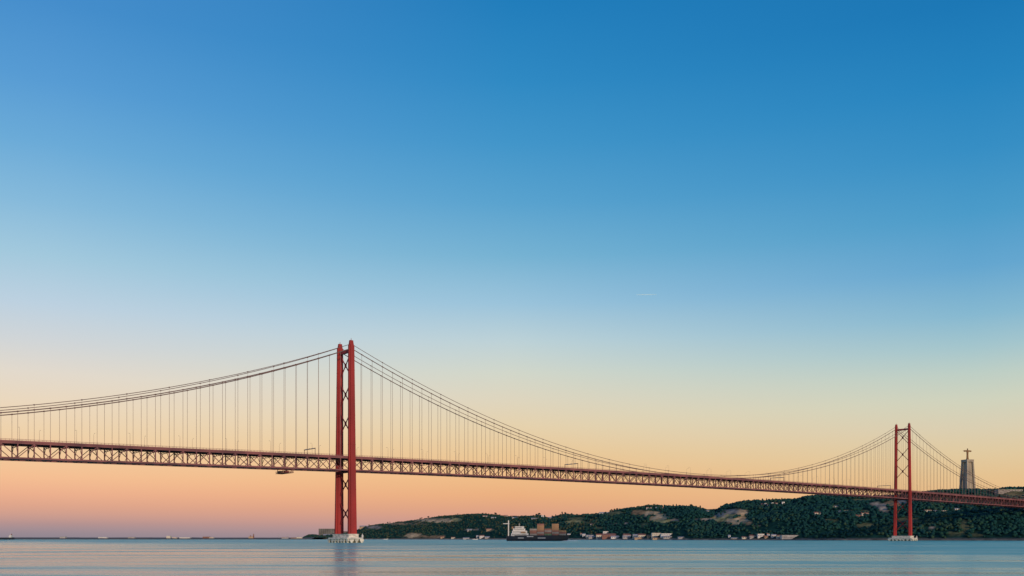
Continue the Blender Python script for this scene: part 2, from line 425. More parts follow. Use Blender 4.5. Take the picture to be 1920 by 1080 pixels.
me.materials.append(M['wood']); me.polygons.foreach_set('use_smooth', np.ones(len(AF), dtype=bool))
tag(link('woodland', me), 'dense dark green woods covering the slopes of the far hill', 'woods', kind='stuff')

# ------------------------------------------------------------------ the suspension bridge
T1 = Vector((-158, 881, 0)); ANG = math.asin(.621)
UX, UY = math.cos(ANG), math.sin(ANG)
SPAN, SIDE, PAN = 1012.5, 483.75, 11.25
bridge = thing('suspension_bridge', 'long red suspension bridge with two tall towers crossing the river', 'bridge', T1, ANG)
def BW(t, w, z): return Vector((T1.x + UX * t - UY * w, T1.y + UY * t + UX * w, z))
def ztop(t):
    if t < 0: return 79.6 + .0135 * t
    if t > SPAN: return 79.6 - .0098 * (t - SPAN)
    s = (t - SPAN / 2) / (SPAN / 2)
    return 79.6 + 2.2 * (1 - s * s)
DEPTH = 11.3
WH = 11.0                                     # half the distance between the truss planes
def zcab(t, new):
    top = 187.0 if new else 182.8; low = 86.0 if new else 82.4
    if 0 <= t <= SPAN:
        return low + (top - low) * abs((t - SPAN / 2) / (SPAN / 2)) ** 2.1
    d = -t if t < 0 else t - SPAN
    fr_ = d / SIDE; end = 80 if t < 0 else 81
    sg = 24.0
    return top + (end + (3.5 if new else 0) - top) * fr_ - 4 * sg * fr_ * (1 - fr_)

# towers
def leg_ring(z, w0, sgn, nrm):
    f_ = max(0, min(1, (z - 8) / 180)); e = f_ ** .8
    lu, lw = 8.7 + (5.8 - 8.7) * e, 4.3 + (3.2 - 4.3) * e
    cw = sgn * (13.0 + (11.0 - 13.0) * f_)
    a, c = lu / 2, lw / 2; ia, ic = a * .55, c * .52
    pts = [(-a, -ic), (-ia, -ic), (-ia, -c), (ia, -c), (ia, -ic), (a, -ic), (a, ic), (ia, ic), (ia, c), (-ia, c), (-ia, ic), (-a, ic)]
    return [(w0 + p, cw + q, z) for p, q in pts], lu, lw, cw
def tower(t0, label):
    mb = MB()                                 # top portal strut is the tower's own mesh
    tw_in = 11 - 1.2
    mb.box((t0 - 1.3, -tw_in, 179.6), (t0 + 1.3, tw_in, 182.4))
    tw = mb.build('tower', M['red'], bridge); tw['label'] = label
    mb = MB(); mb.box((t0 - 1.6, -WH - .2, 66.2), (t0 + 1.6, WH + .2, 67.6)); mb.build('deck_strut', M['red'], tw)
    for sgn in (-1, 1):
        m2 = MB()
        m2.loft([leg_ring(z, t0, sgn, 0)[0] for z in (8.2, 30, 55, 80, 110, 140, 165, 186)])
        for z in range(22, 184, 14):          # plate joints standing proud of the legs
            _, lu, lw, cw = leg_ring(z, t0, sgn, 0)
            m2.box((t0 - lu / 2 - .10, cw - lw * .26 - .08, z), (t0 + lu / 2 + .10, cw + lw * .26 + .08, z + .45))
            m2.box((t0 - lu * .275 - .08, cw - lw / 2 - .10, z + .002), (t0 + lu * .275 + .08, cw + lw / 2 + .10, z + .448))
        leg = m2.build('tower_leg', M['red'], tw)
        m3 = MB()                             # saddle housing
        m3.loft([[(t0 - 2.2, sgn * 11 - 1.3, 186.02), (t0 + 2.2, sgn * 11 - 1.3, 186.02), (t0 + 2.2, sgn * 11 + 1.3, 186.02), (t0 - 2.2, sgn * 11 + 1.3, 186.02)],
                 [(t0 - 1.9, sgn * 11 - 1.1, 188), (t0 + 1.9, sgn * 11 - 1.1, 188), (t0 + 1.9, sgn * 11 + 1.1, 188), (t0 - 1.9, sgn * 11 + 1.1, 188)],
                 [(t0 - 1.6, sgn * 11 - 1.0, 190.3), (t0 + 1.6, sgn * 11 - 1.0, 190.3), (t0 + 1.6, sgn * 11 + 1.0, 190.3), (t0 - 1.6, sgn * 11 + 1.0, 190.3)]])
        m3.box((t0 - .15, sgn * 11 - .15, 190.3), (t0 + .15, sgn * 11 + .15, 192.2))
        m3.build('cable_saddle', M['red'], tw)
    for zc in (168, 140.5, 113, 55, 27.5):
        hw = leg_ring(zc, t0, 1, 0)[3] - 1.4
        for sg in (-1, 1):
            m4 = MB()
            m4.bar((t0, -hw, zc - 10.6 * sg), (t0, hw, zc + 10.6 * sg), .75 + .01 * sg, .7)
            m4.build('cross_brace', M['red'], tw)
        m5 = MB(); m5.loft([[(t0 - .5, 1.3 * math.cos(a * math.pi / 4), zc + 2.1 * math.sin(a * math.pi / 4)) for a in range(8)],
                            [(t0 + .5, 1.3 * math.cos(a * math.pi / 4), zc + 2.1 * math.sin(a * math.pi / 4)) for a in range(8)]])
        m5.build('gusset_plate', M['red'], tw)
    # pier
    mp_ = MB()
    def oct_(lu, lw, z, ch):
        a, c = lu / 2, lw / 2
        return [(t0 + p, q, z) for p, q in ((-a, -c + ch), (-a + ch, -c), (a - ch, -c), (a, -c + ch), (a, c - ch), (a - ch, c), (-a + ch, c), (-a, c - ch))]
    mp_.loft([oct_(10.6, 32.6, 3.2, .6), oct_(10.6, 32.6, 7.6, .6), oct_(11.2, 33.2, 7.62, .7), oct_(11.2, 33.2, 8.3, .7)])
    pier = mp_.build('pier', M['conc'], bridge)
    pier['label'] = 'pale concrete pier under the tower'
    mk = MB(); mk.loft([oct_(13.2, 38.4, -3, 2.4), oct_(13.2, 38.4, 3.1, 2.4)]); mk.build('pier_core', M['conc_shade'], pier)
    ms = MB(); ms.loft([oct_(17.0, 43.4, 3.25, 2.8), oct_(17.4, 44.0, 3.6, 2.9), oct_(17.4, 44.0, 4.6, 2.9), oct_(16.8, 43.4, 4.9, 2.8)]); ms.build('fender_slab', M['conc'], pier)
    def fender(x, y, dx, dy, r):
        mf = MB(); k = .8 if rng.random() < .5 else 1.0
        px_, py_ = -dy, dx
        prof = [(-r, 3.24), (-r * .94, 2.2 * k), (-r * .35, .9 * k), (-r * .30, -1.5), (r * .32, -1.5), (r * .38, 1.0), (r * .95, 2.4 * k), (r, 3.24)]
        A = [(t0 + x + px_ * s_, y + py_ * s_, z) for s_, z in prof]; B = [(a - dx * 1.6, b_ - dy * 1.6, z) for a, b_, z in A]
        mf.loft([A, B]); mf.build('fender_block', M['conc'], pier)
    for y in (-18, -12, -6, 0, 6, 12, 18):
        for sx in (-1, 1): fender(sx * 8.3, y + rng.uniform(-.6, .6), sx, 0, rng.uniform(2.0, 2.9))
    for x in (-5.2, 0, 5.2):
        for sy in (-1, 1): fender(x, sy * 21.6, 0, sy, rng.uniform(1.7, 2.4))
    ml = MB(); ml.box((t0 + 6.2, -20.6, 4.88), (t0 + 7.6, -19.2, 7.2)); ml.box((t0 + 6.6, -20.2, 7.2), (t0 + 7.2, -19.6, 8.4)); ml.build('lantern_post', M['white'], pier)
    return tw
tower(0, 'nearer and larger red bridge tower'); tower(SPAN, 'farther red bridge tower in front of the wooded hill')

# trusses: chords are the truss mesh, posts and diagonals its pieces
NM = int(round(SPAN / PAN)); NS = int(round(SIDE / PAN))
joints = [i * PAN for i in range(-NS, NM + NS + 1)]
for sgn in (-1, 1):
    w = sgn * WH
    mb = MB(); bc = MB()
    for a, c in zip(joints[:-1], joints[1:]):
        mb.bar((a, w, ztop(a)), (c, w, ztop(c)), .75, 1.0)
        bc.bar((a, w, ztop(a) - DEPTH), (c, w, ztop(c) - DEPTH), .75, 1.35)
    tr = mb.build('stiffening_truss', M['truss'], bridge); bc.build('bottom_chord', M['truss'], tr)
    tr['label'] = ('near' if sgn < 0 else 'far') + ' side stiffening truss of the deck'
    near = 300 if sgn < 0 else 0
    posts = MB(); diags = MB()
    order = [j for j in joints]
    ind = [j for j in joints if j > -460] if sgn < 0 else [j for j in joints if -460 < j < 860]
    for j in joints:
        a, c = (j, w, ztop(j) - .475), (j, w, ztop(j) - DEPTH + .475)
        if j in ind:
            m_ = MB(); m_.bar(a, c, .78, .78); m_.build('post', M['truss'], tr)
        else: posts.bar(a, c, .78, .78)
    for i, (a, c) in enumerate(zip(joints[:-1], joints[1:])):
        up = (i + NS) % 2
        p, q = ((a, w, ztop(a) - DEPTH + .5), (c, w, ztop(c) - .5)) if up else ((a, w, ztop(a) - .5), (c, w, ztop(c) - DEPTH + .5))
        if a in ind:
            m_ = MB(); m_.bar(p, q, .5, .5); m_.build('diagonal', M['truss'], tr)
        else: diags.bar(p, q, .5, .5)
    if posts.v:
        tag(posts.build('post', M['truss'], tr), kind='stuff')
    if diags.v:
        tag(diags.build('diagonal', M['truss'], tr), kind='stuff')

# road deck, fascia, railings, rail deck
mb = MB(); fa = MB(); rl = MB(); rd = MB(); ties = MB()
for i, (a, c) in enumerate(zip(joints[:-1], joints[1:])):
    za, zc = ztop(a), ztop(c)
    mb.bar((a, 0, za + 1.35), (c, 0, zc + 1.35), 22.6, .5)
    for s in (-1, 1):
        fa.bar((a, s * 11.55, za + 1.25), (c, s * 11.55, zc + 1.25), .35, 1.3)
        rl.bar((a, s * 11.5, za + 2.95), (c, s * 11.5, zc + 2.95), .18, .18)
        rl.bar((a, s * 11.5, za + 2.45), (c, s * 11.5, zc + 2.45), .12, .12)
        for k in range(4):
            tt = a + PAN * k / 4; zz = ztop(tt)
            rl.box((tt - .08, s * 11.5 - .06, zz + 1.9), (tt + .08, s * 11.5 + .06, zz + 2.87))
        for yy in (7.2 * s, 3.0 * s):
            fa.bar((a, yy, za + .55), (c, yy, zc + .55), .4, 1.1)
    rd.bar((a, 0, za - DEPTH + .2), (c, 0, zc - DEPTH + .2), 10.5, .7)
    for s in (-1, 1): rd.bar((a, s * 3.6, za - DEPTH + .85), (c, s * 3.6, zc - DEPTH + .85), .35, .6)
deck = mb.build('road_deck', M['asphalt'], bridge); fa.build('deck_girder', M['truss'], deck); rl.build('railing', M['truss'], deck)
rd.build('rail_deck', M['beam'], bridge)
# cross frames under the road deck (one per panel point)
cf = MB()
cf.box((-.3, -WH + .38, -.5), (.3, WH - .38, .45))
cf.box((-.2, -WH + .38, -2.5), (.2, WH - .38, -2.1))
for k in range(8):
    y0 = -WH + .4 + k * (2 * WH - .8) / 8; y1 = y0 + (2 * WH - .8) / 8
    cf.bar((0, y0, -2.2 if k % 2 else -.4), (0, y1, -.4 if k % 2 else -2.2), .25, .3)
for s in (-1, 1):
    cf.bar((0, s * (WH - .4), -7.6), (0, s * 5.4, -2.4), .3, .35)
    cf.bar((0, s * (WH - .4), -7.6), (0, s * 5.2, -DEPTH + .7), .28, .3)
cf.box((-.3, -WH + .38, -DEPTH - .45), (.3, WH - .38, -DEPTH - .16))
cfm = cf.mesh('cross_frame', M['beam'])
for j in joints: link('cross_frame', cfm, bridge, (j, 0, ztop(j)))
# lateral bracing of the bottom chords, one X per two panels
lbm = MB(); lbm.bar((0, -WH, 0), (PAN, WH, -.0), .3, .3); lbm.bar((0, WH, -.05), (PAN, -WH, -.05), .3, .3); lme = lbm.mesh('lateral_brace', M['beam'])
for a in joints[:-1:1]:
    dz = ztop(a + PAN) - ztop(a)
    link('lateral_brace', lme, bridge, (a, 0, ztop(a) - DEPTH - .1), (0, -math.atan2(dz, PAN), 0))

# cables with their suspenders
susp_stuff = MB()
count = 0
for sgn in (-1, 1):
    for new in (1, 0):
        ts = [-SIDE + i * PAN / 2 for i in range(int(2 * NS + 2 * NM + 2 * NS) + 1)]
        mb = MB(); mb.tube([(t_, sgn * WH, zcab(t_, new)) for t_ in ts], .27 if new else .40, 8)
        cb = mb.build('main_cable', M['cable'], bridge); cb['label'] = ('thin upper' if new else 'thick lower') + ' main cable on the ' + ('near' if sgn < 0 else 'far') + ' side'
        if new:
            # clamps tie the upper cable to the lower one / carry the hangers of the 2nd cable
            ml = MB(); cl = MB()
            for j in joints:
                if min(abs(j), abs(j - SPAN)) < 5: continue
                if int(round(j / PAN)) % 3 == 0:
                    zt = zcab(j, 1); ml.bar((j, sgn * WH, zcab(j, 0)), (j, sgn * WH, zt), .12, .12)
                    cl.tube([(j - .5, sgn * WH, zcab(j - .5, 1)), (j + .5, sgn * WH, zcab(j + .5, 1))], .5, 8)
            o_ = ml.build('link_rope', M['rope'], cb); o_['kind'] = 'stuff'
            o_ = cl.build('cable_band', M['cable'], cb); o_['kind'] = 'stuff'
        else:
            bands = MB(); sus = MB()
            for j in joints:
                if min(abs(j), abs(j - SPAN)) < 5: continue
                zt = zcab(j, 0); zb = ztop(j) + .4
                if zt - zb < 2.2: continue
                bands.tube([(j - .6, sgn * WH, zcab(j - .6, 0)), (j + .6, sgn * WH, zcab(j + .6, 0))], .56, 8)
                a, c = (j, sgn * WH, zb), (j, sgn * WH, zt)
                wd = .22
                if (sgn < 0) or (-330 < j < 900):
                    m_ = MB(); m_.bar(a, c, wd, wd); m_.build('suspender', M['rope'], cb); count += 1
                else: sus.bar(a, c, wd, wd)
            tag(bands.build('cable_band', M['cable'], cb), kind='stuff')
            if sus.v: tag(sus.build('suspender', M['rope'], cb), kind='stuff')
# anchorages at both ends
for t0, s in ((-SIDE, -1), (SPAN + SIDE, 1)):
    mb = MB(); z = ztop(t0)
    a, c = (t0 + s * .5, t0 + s * 45)
    mb.box((min(a, c), -16, -4), (max(a, c), 16, z - DEPTH - 1)); mb.box((min(a, c) + 2, -13.5, z - DEPTH - 1), (max(a, c) - 2, -12.2, z + 5)); mb.box((min(a, c) + 2, 12.2, z - DEPTH - 1), (max(a, c) - 2, 13.5, z + 5))
    mb.build('anchorage', M['conc'], bridge)

# street lamps on the deck
lm = MB(); lm.tube([(0, 0, 0), (0, 0, 9.5), (0, .6, 10.4), (0, 2.4, 10.8)], [.11, .08, .06, .05], 6)
lh = MB(); lh.box((-.25, 2.2, 10.62), (.25, 3.3, 10.8))
lmm, lhm = lm.mesh('pole', M['rope']), lh.mesh('lamp_head', M['grey'])
ORD = ['first', 'second', 'third', 'fourth', 'fifth', 'sixth', 'seventh', 'eighth', 'ninth', 'tenth', 'eleventh', 'twelfth', 'thirteenth', 'fourteenth', 'fifteenth', 'sixteenth', 'seventeenth', 'eighteenth', 'nineteenth', 'twentieth',
       'twenty-first', 'twenty-second', 'twenty-third', 'twenty-fourth', 'twenty-fifth', 'twenty-sixth', 'twenty-seventh', 'twenty-eighth', 'twenty-ninth', 'thirtieth']
lampn = {}
for i, t_ in enumerate([-320 + 40 * k for k in range(45)]):
    for s in (-1, 1):
        if s > 0 and t_ > 1000: continue
        tt = t_ + (18 if s > 0 else 0)
        if min(abs(tt), abs(tt - SPAN)) < 6: continue
        o = link('street_lamp', None, None, BW(tt, s * 10.9, ztop(tt) + 1.6), (0, 0, ANG + (0 if s < 0 else math.pi)))
        seg = 'right from the left photo edge' if tt < 0 else ('right of the near tower' if tt < SPAN else 'right of the far tower')
        key = (s, seg); lampn[key] = lampn.get(key, 0) + 1
        tag(o, '%s lamp post %s, on the %s edge of the deck' % (ORD[lampn[key] - 1], seg, 'near' if s < 0 else 'far'), 'street lamp', 'lamp posts along the bridge deck')
        link('pole', lmm, o); link('lamp_head', lhm, o)
# overhead sign gantries on the roadway
for t_, lab in ((-37, 'overhead sign gantry on the bridge deck just left of the near tower'), (288, 'overhead sign gantry on the bridge deck nearest the low point of the cables'),
                (676, 'overhead sign gantry on the bridge deck above the tan cliff'), (955, 'overhead sign gantry on the bridge deck just left of the far tower')):
    g_ = thing('sign_gantry', lab, 'sign gantry', BW(t_, 0, ztop(t_) + 1.6), ANG, 'sign gantries over the road')
    for s in (-1, 1):
        a = MB(); a.box((-.22, s * 11 - .22, 0), (.22, s * 11 + .22, 5.6)); a.build('post', M['rope'], g_)
    a = MB(); a.box((-.35, -11.4, 5.6), (.35, 11.4, 6.3)); a.build('beam', M['cable'], g_)
    for yy in (-6.5, 0, 6.5):
        a = MB(); a.box((-.42, yy - 1.4, 5.4), (-.351, yy + 1.4, 6.5)); a.build('sign_panel', M['grey'], g_)
# maintenance gantry hanging under the deck
tm = -62
g_ = thing('maintenance_gantry', 'dark red maintenance gantry hanging under the deck left of the near tower', 'gantry', BW(tm, 0, ztop(tm) - DEPTH - 4.3), ANG)
a = MB()
for s in (-1, 1):
    for z in (0, 1.7): a.bar((s * 3, -12.5, z), (s * 3, 12.5, z), .3, .3)
    for k in range(10):
        a.bar((s * 3, -12.5 + 2.5 * k, 0), (s * 3, -10 + 2.5 * k, 1.7), .18, .18); a.bar((s * 3, -12.5 + 2.5 * k, 0), (s * 3, -12.5 + 2.5 * k, 1.7), .18, .18)
for k in range(11): a.bar((-3, -12.5 + 2.5 * k, 0), (3, -12.5 + 2.5 * k, 0), .2, .2)
a.build('frame', M['red_dark'], g_)
a = MB(); a.box((-2.9, -12.2, .12), (2.9, 12.2, .26)); a.build('walkway', M['beam'], g_)
a = MB(); a.box((-2.2, 6.2, .27), (1.4, 10.5, 2.5)); a.build('machinery_box', M['cgrey'], g_)
a = MB(); a.box((-1.8, -5.2, .27), (1.8, -1.8, 2.2)); a.build('machinery_box', M['red_dark'], g_)
for s in (-1, 1):
    for e in (-1, 1):
        a = MB(); a.box((e * 2.6 - .2, s * 9 - .2, 1.85), (e * 2.6 + .2, s * 9 + .2, 3.85)); a.build('hanger', M['red_dark'], g_)

# ------------------------------------------------------------------ monument on the hill
D0 = 2300
mp0 = W(1814, 922.5, D0)
mon = thing('monument', 'tall tapering concrete monument topped by a robed statue with outstretched arms', 'monument', (mp0.x, mp0.y, mp0.z - 6), math.radians(16))
HP = 80 + 6
def sq(h, z): return [(-h, -h, z), (h, -h, z), (h, h, z), (-h, h, z)]
for sx in (-1, 1):
    for sy in (-1, 1):
        a = MB(); rings = []
        for f_ in (0, .12, .3, .55, .8, 1):
            o_ = 14.6 - 4.6 * f_ ** .8; th = 5.0 - 1.4 * f_
            cx, cy = sx * (o_ - th / 2), sy * (o_ - th / 2)
            rings.append([(cx - th / 2, cy - th / 2, HP * .93 * f_), (cx + th / 2, cy - th / 2, HP * .93 * f_), (cx + th / 2, cy + th / 2, HP * .93 * f_), (cx - th / 2, cy + th / 2, HP * .93 * f_)])
        a.loft(rings); a.build('pillar', M['stone'], mon)
a = MB(); a.loft([sq(9.2, 0), sq(8.0, HP * .3), sq(6.8, HP * .7), sq(6.3, HP * .93)]); a.build('core', M['stone'], mon)
a = MB(); a.loft([sq(10.1, HP * .93 + .02), sq(10.3, HP * .98), sq(10.4, HP * .985), sq(10.4, HP)]); a.build('platform', M['stone'], mon)
st = MB()
def ell(cx, cy, cz, rx, ry, n=10): return [(cx + rx * math.cos(2 * math.pi * k / n), cy + ry * math.sin(2 * math.pi * k / n), cz) for k in range(n)]
z0 = HP
st.loft([ell(0, 0, z0 + .02, 3.2, 3.0), ell(0, 0, z0 + 2.6, 3.1, 2.9), ell(0, 0, z0 + 2.8, 2.9, 2.2), ell(0, 0, z0 + 8, 2.5, 2.0), ell(0, 0, z0 + 14, 2.4, 1.9), ell(0, 0, z0 + 19, 2.9, 1.9),
         ell(0, 0, z0 + 22, 3.3, 1.8), ell(0, 0, z0 + 23.6, 2.4, 1.4), ell(0, -.1, z0 + 24.4, 1.0, .95), ell(0, -.2, z0 + 25.2, 1.25, 1.3), ell(0, -.2, z0 + 26.6, 1.45, 1.5), ell(0, -.1, z0 + 27.6, 1.0, 1.0), ell(0, 0, z0 + 28, .3, .3)])
for s in (-1, 1):
    rings = []
    for q, rz_, ry_, dz in ((2.0, 1.7, 1.3, 21.6), (5, 1.9, 1.2, 21.6), (8.0, 1.9, 1.1, 21.5), (10.3, 2.0, 1.0, 21.2), (10.4, .8, .55, 21.6), (12.4, .55, .5, 21.8), (13.4, .5, .2, 21.9)):
        rings.append([(s * q, ry_ * math.cos(2 * math.pi * k / 8), z0 + dz + rz_ * math.sin(2 * math.pi * k / 8)) for k in range(8)])
    st.loft(rings)
st.build('statue', M['bronze'], mon)

# ------------------------------------------------------------------ buildings
def building(x0, x1, ytop, ybase, wall, roof, label, cat='building', kind='gable', name='building', D=None, windows=0, rz=0, dep=None, group=None):
    xc = (x0 + x1) / 2
    if D is None: p = place(xc, ybase)
    else: p = Vector(((xc - 960) / F * D, D, CAM_Z + (HOR - ybase) / F * D))
    D = p.y; wd = (x1 - x0) / F * D; h = max(2.2, (ybase - ytop) / F * D); dp = dep or min(max(7, wd * .6), 16)
    b_ = thing(name, label, cat, (p.x, p.y + dp / 2, p.z), rz, group)
    rh = 0 if kind == 'flat' else min(h * .4, dp * .3)
    hw, hd = wd / 2, dp / 2; hz = h - rh
    a = MB(); a.box((-hw, -hd, -6), (hw, hd, hz)); wl = a.build('wall', M[wall], b_)
    a = MB()
    if kind == 'flat':
        a.box((-hw - .25, -hd - .25, hz + .01), (hw + .25, hd + .25, hz + .55))
    else:
        e = .4
        a.add([(-hw - e, -hd - e, hz + .01), (hw + e, -hd - e, hz + .01), (hw + e, hd + e, hz + .01), (-hw - e, hd + e, hz + .01), (-hw - e, 0, h), (hw + e, 0, h)],
              [(0, 1, 5, 4), (2, 3, 4, 5), (0, 4, 3), (1, 2, 5), (3, 2, 1, 0)])
    a.build('roof', M[roof], b_)
    if windows:
        fl_ = max(1, int(hz // 4)); wm = MB(); wm.box((-.9, -.06, -.8), (.9, .03, .8)); wmm = wm.mesh('window', M['glass'])
        for r_ in range(fl_):
            for k in range(windows):
                link('window', wmm, b_, (-hw + wd * (k + .5) / windows, -hd - .04, hz * (r_ + .5) / fl_))
    return b_
B = building
# waterfront below the middle of the hill (left to right)
B(1064, 1070, 1000.5, 1004, 'white', 'roofgrey', 'tiny white hut among trees just right of the container ship bow', 'hut', windows=1)
B(1092, 1098, 1000.5, 1006, 'white', 'roofgrey', 'small white house alone on the shore left of the long sheds', 'house', windows=2)
B(1088, 1093, 999.5, 1004, 'grey', 'rooftile', 'small grey house with a clay roof beside the lone white shore house', 'house', windows=1)
B(1098, 1103, 1003, 1007, 'white', 'roofgrey', 'low white shed right of the lone white shore house', 'shed')
B(1104, 1122, 1005, 1008.5, 'grey', 'roofgrey', 'long low grey shed at the left end of the waterfront yard', 'shed', windows=4)
B(1118, 1130, 1001.5, 1008, 'cream', 'rooftile', 'cream warehouse end left of the long brown roof', 'warehouse', windows=3)
B(1131, 1143, 997, 1001.5, 'white', 'white', 'bright white flat block rising behind the long brown shed roof', 'building', 'flat', windows=2)
B(1129, 1168, 1000.3, 1007.2, 'brown', 'brown', 'long shed with a brown roof in the middle of the waterfront', 'shed', windows=8)
B(1146, 1168, 1004.8, 1009.5, 'white', 'roofgrey', 'low white shed in front of the long brown roofed shed', 'shed', windows=5)
B(1169, 1186, 1001, 1008, 'grey', 'brown', 'grey shed with a dark roof right of the long brown one', 'shed', windows=4)
B(1187, 1199, 1002, 1008.5, 'cream', 'roofgrey', 'cream workshop with a grey roof halfway along the quay', 'workshop', windows=3)
B(1197, 1215, 1001, 1008, 'cream', 'brown', 'wide cream workshop with a brown roof left of the tall pale block', 'workshop', windows=5)
B(1214, 1223, 1003, 1008, 'tan', 'rooftile', 'small ochre house tucked against the tall pale block', 'house', windows=2)
B(1222.5, 1239, 1000, 1007.5, 'cream', 'white', 'tall pale flat roofed block with corner towers on the waterfront', 'building', 'flat', windows=5)
B(1240, 1271, 1001, 1004.6, 'white', 'white', 'long white flat roofed hall right of the tall pale block', 'hall', 'flat', windows=9)
B(1244, 1270, 1004.5, 1008.5, 'grey', 'roofgrey', 'long grey shed below the white flat hall', 'shed', windows=7)
B(1272, 1290, 1006.5, 1009, 'grey', 'roofgrey', 'very low grey shed at the right end of the sheds', 'shed', windows=3)
B(1100, 1120, 1002.8, 1006, 'cream', 'roofgrey', 'cream shed behind the long low grey shed at the left of the yard', 'shed', windows=4)
B(1168, 1190, 1004.8, 1009.6, 'grey', 'roofgrey', 'low grey quayside shed in front of the dark roofed shed', 'shed', windows=5)
B(1190, 1222, 1006.6, 1009.8, 'tan', 'roofgrey', 'long ochre quayside shed in front of the two cream workshops', 'shed', windows=7)
B(1120, 1146, 1007.2, 1010, 'grey', 'brown', 'long low quayside shed with a brown roof near the yard left end', 'shed', windows=5)
B(1224, 1262, 1007.8, 1010, 'tan', 'brown', 'very low ochre store along the quay under the tall pale block', 'store', windows=6)
# second group on the shore
B(1366, 1370, 1003, 1007.5, 'white', 'roofgrey', 'small white hut left of the second group of waterfront houses', 'hut', windows=1)
B(1372, 1392, 1007.5, 1010.5, 'grey', 'roofgrey', 'long low grey boat shed on the second quay', 'shed', windows=5)
B(1392, 1408, 1006, 1010, 'cream', 'brown', 'low cream building with a brown roof on the second quay', 'building', windows=4)
B(1406, 1418, 1003.5, 1009.5, 'grey', 'brown', 'grey building left of the bright white houses', 'building', windows=3)
B(1421, 1433, 1001.5, 1007.5, 'white', 'white', 'widest bright white house of the second waterfront group', 'house', 'flat', windows=4)
B(1439, 1446, 1000, 1005, 'white', 'rooftile', 'white house with a peaked clay roof, highest of the second waterfront group', 'house', windows=2)
B(1447, 1456, 1001.5, 1007, 'white', 'roofgrey', 'white house right of the peaked clay roof', 'house', windows=3)
B(1434, 1440, 1004.5, 1009.5, 'tan', 'rooftile', 'small ochre house in the front row of the second waterfront group', 'house', windows=2)
B(1457, 1466, 1003, 1009, 'cream', 'brown', 'cream house with a brown roof left of the long grey wall', 'house', windows=3)
B(1466, 1504, 1003.8, 1010.5, 'grey', 'roofgrey', 'very long grey warehouse ending the second waterfront group', 'warehouse', 'flat', windows=10)
# left part of the shore
B(893, 897, 1004, 1009, 'white', 'roofgrey', 'small white shore house left of the ship stern', 'house', windows=1)
B(899, 908, 1003.5, 1009.5, 'white', 'brown', 'pair of joined white shore houses left of the ship stern', 'house', windows=2)
B(909, 920, 1006, 1010, 'grey', 'roofgrey', 'low grey boathouse close to the ship stern', 'boathouse', windows=2)
B(846, 856, 1007, 1010, 'cream', 'brown', 'low cream shed on the shore below the left hill', 'shed', windows=2)
B(826, 833, 1006, 1009.5, 'tan', 'rooftile', 'small ochre house on the shore below the left hill', 'house', windows=1)
B(868, 880, 1008, 1010.5, 'grey', 'roofgrey', 'thin grey shed on the shore between the ochre house and the ship', 'shed')
# houses up on the hill
B(876, 886, 992, 995, 'grey', 'roofgrey', 'long grey building halfway up the left hill', 'building', windows=3)
B(912, 922, 991, 995, 'tan', 'brown', 'ochre villa in the trees above the ship stern', 'villa', windows=3)
B(905, 914, 966.5, 969.5, 'white', 'rooftile', 'white house just under the ridge left of the white pole', 'house', windows=2)
B(921, 930, 969.5, 972.5, 'white', 'roofgrey', 'bright white low house on the ridge left of the white pole', 'house', windows=2)
B(944, 952, 965.5, 969, 'white', 'rooftile', 'white gabled house on the ridge above the white pole', 'house', windows=2)
B(957, 970, 966.5, 969.5, 'tan', 'rooftile', 'long house with a red roof on the ridge above the ship stern', 'house', windows=4)
B(960, 973, 969.5, 972.5, 'cream', 'roofgrey', 'cream terrace below the red roofed ridge house', 'house', windows=4)
B(996, 1014, 971, 974, 'grey', 'roofgrey', 'long grey roof below the ridge above the ship', 'building', windows=3)
B(1015, 1020, 966.5, 972, 'white', 'white', 'small bright white tower house in the dip of the ridge', 'house', 'flat', windows=1)
B(1028, 1044, 969.5, 972.5, 'grey', 'roofgrey', 'pale grey terrace at the ridge above the ship bow', 'building', windows=4)
B(1107, 1121, 981.5, 984.5, 'grey', 'brown', 'grey and brown house in the woods above the waterfront sheds', 'house', windows=3)
B(1124, 1143, 960.0, 963.5, 'white', 'roofgrey', 'long white building on the ridge left of the two lone trees', 'building', windows=6)
B(1212, 1222, 951.0, 954.5, 'white', 'rooftile', 'white house on the ridge above the tan cliff', 'house', windows=3)
B(1229, 1234, 951, 955, 'grey', 'roofgrey', 'small grey house on the ridge right of the tan cliff top', 'house', windows=1)
B(1238, 1244, 951, 954.5, 'cream', 'rooftile', 'small cream house right of the grey ridge house', 'house', windows=1)
B(1322, 1330, 957, 960.5, 'cream', 'roofgrey', 'pale house in the dip of the ridge between two woods', 'house', windows=2)
B(1331, 1338, 953.5, 958, 'tan', 'rooftile', 'ochre house at the foot of the higher right hill', 'house', windows=2)
for i, (xx, yy, ww) in enumerate(((1430, 946.8, 4), (1437, 946.6, 6), (1441, 947.6, 4), (1449, 945.8, 4), (1456, 945.6, 5), (1469, 945, 5))):
    B(xx - ww / 2, xx + ww / 2, yy - 2.6, yy + 1, 'white', 'white' if i % 2 else 'rooftile',
      ['leftmost of the white houses in a row under the high ridge', 'second from left of the white ridge row houses, the widest', 'lowest house of the white row under the high ridge',
       'middle white house of the row under the high ridge', 'white flat house second from right in the ridge row', 'rightmost white house of the ridge row, set apart'][i], 'house', 'flat' if i % 2 else 'gable', windows=1, group='white houses in a row under the high ridge')
B(1549, 1559, 928.5, 932.8, 'white', 'white', 'bright white house seen just under the bridge truss on the ridge', 'house', 'flat', windows=3, D=2250)
B(1528, 1543, 960.5, 965.5, 'cream', 'rooftile', 'pale house alone on the wooded slope left of the far tower', 'house', windows=3)
B(1566, 1576, 948.5, 951, 'cream', 'roofgrey', 'small cream house high on the slope below the bridge', 'house', windows=2)
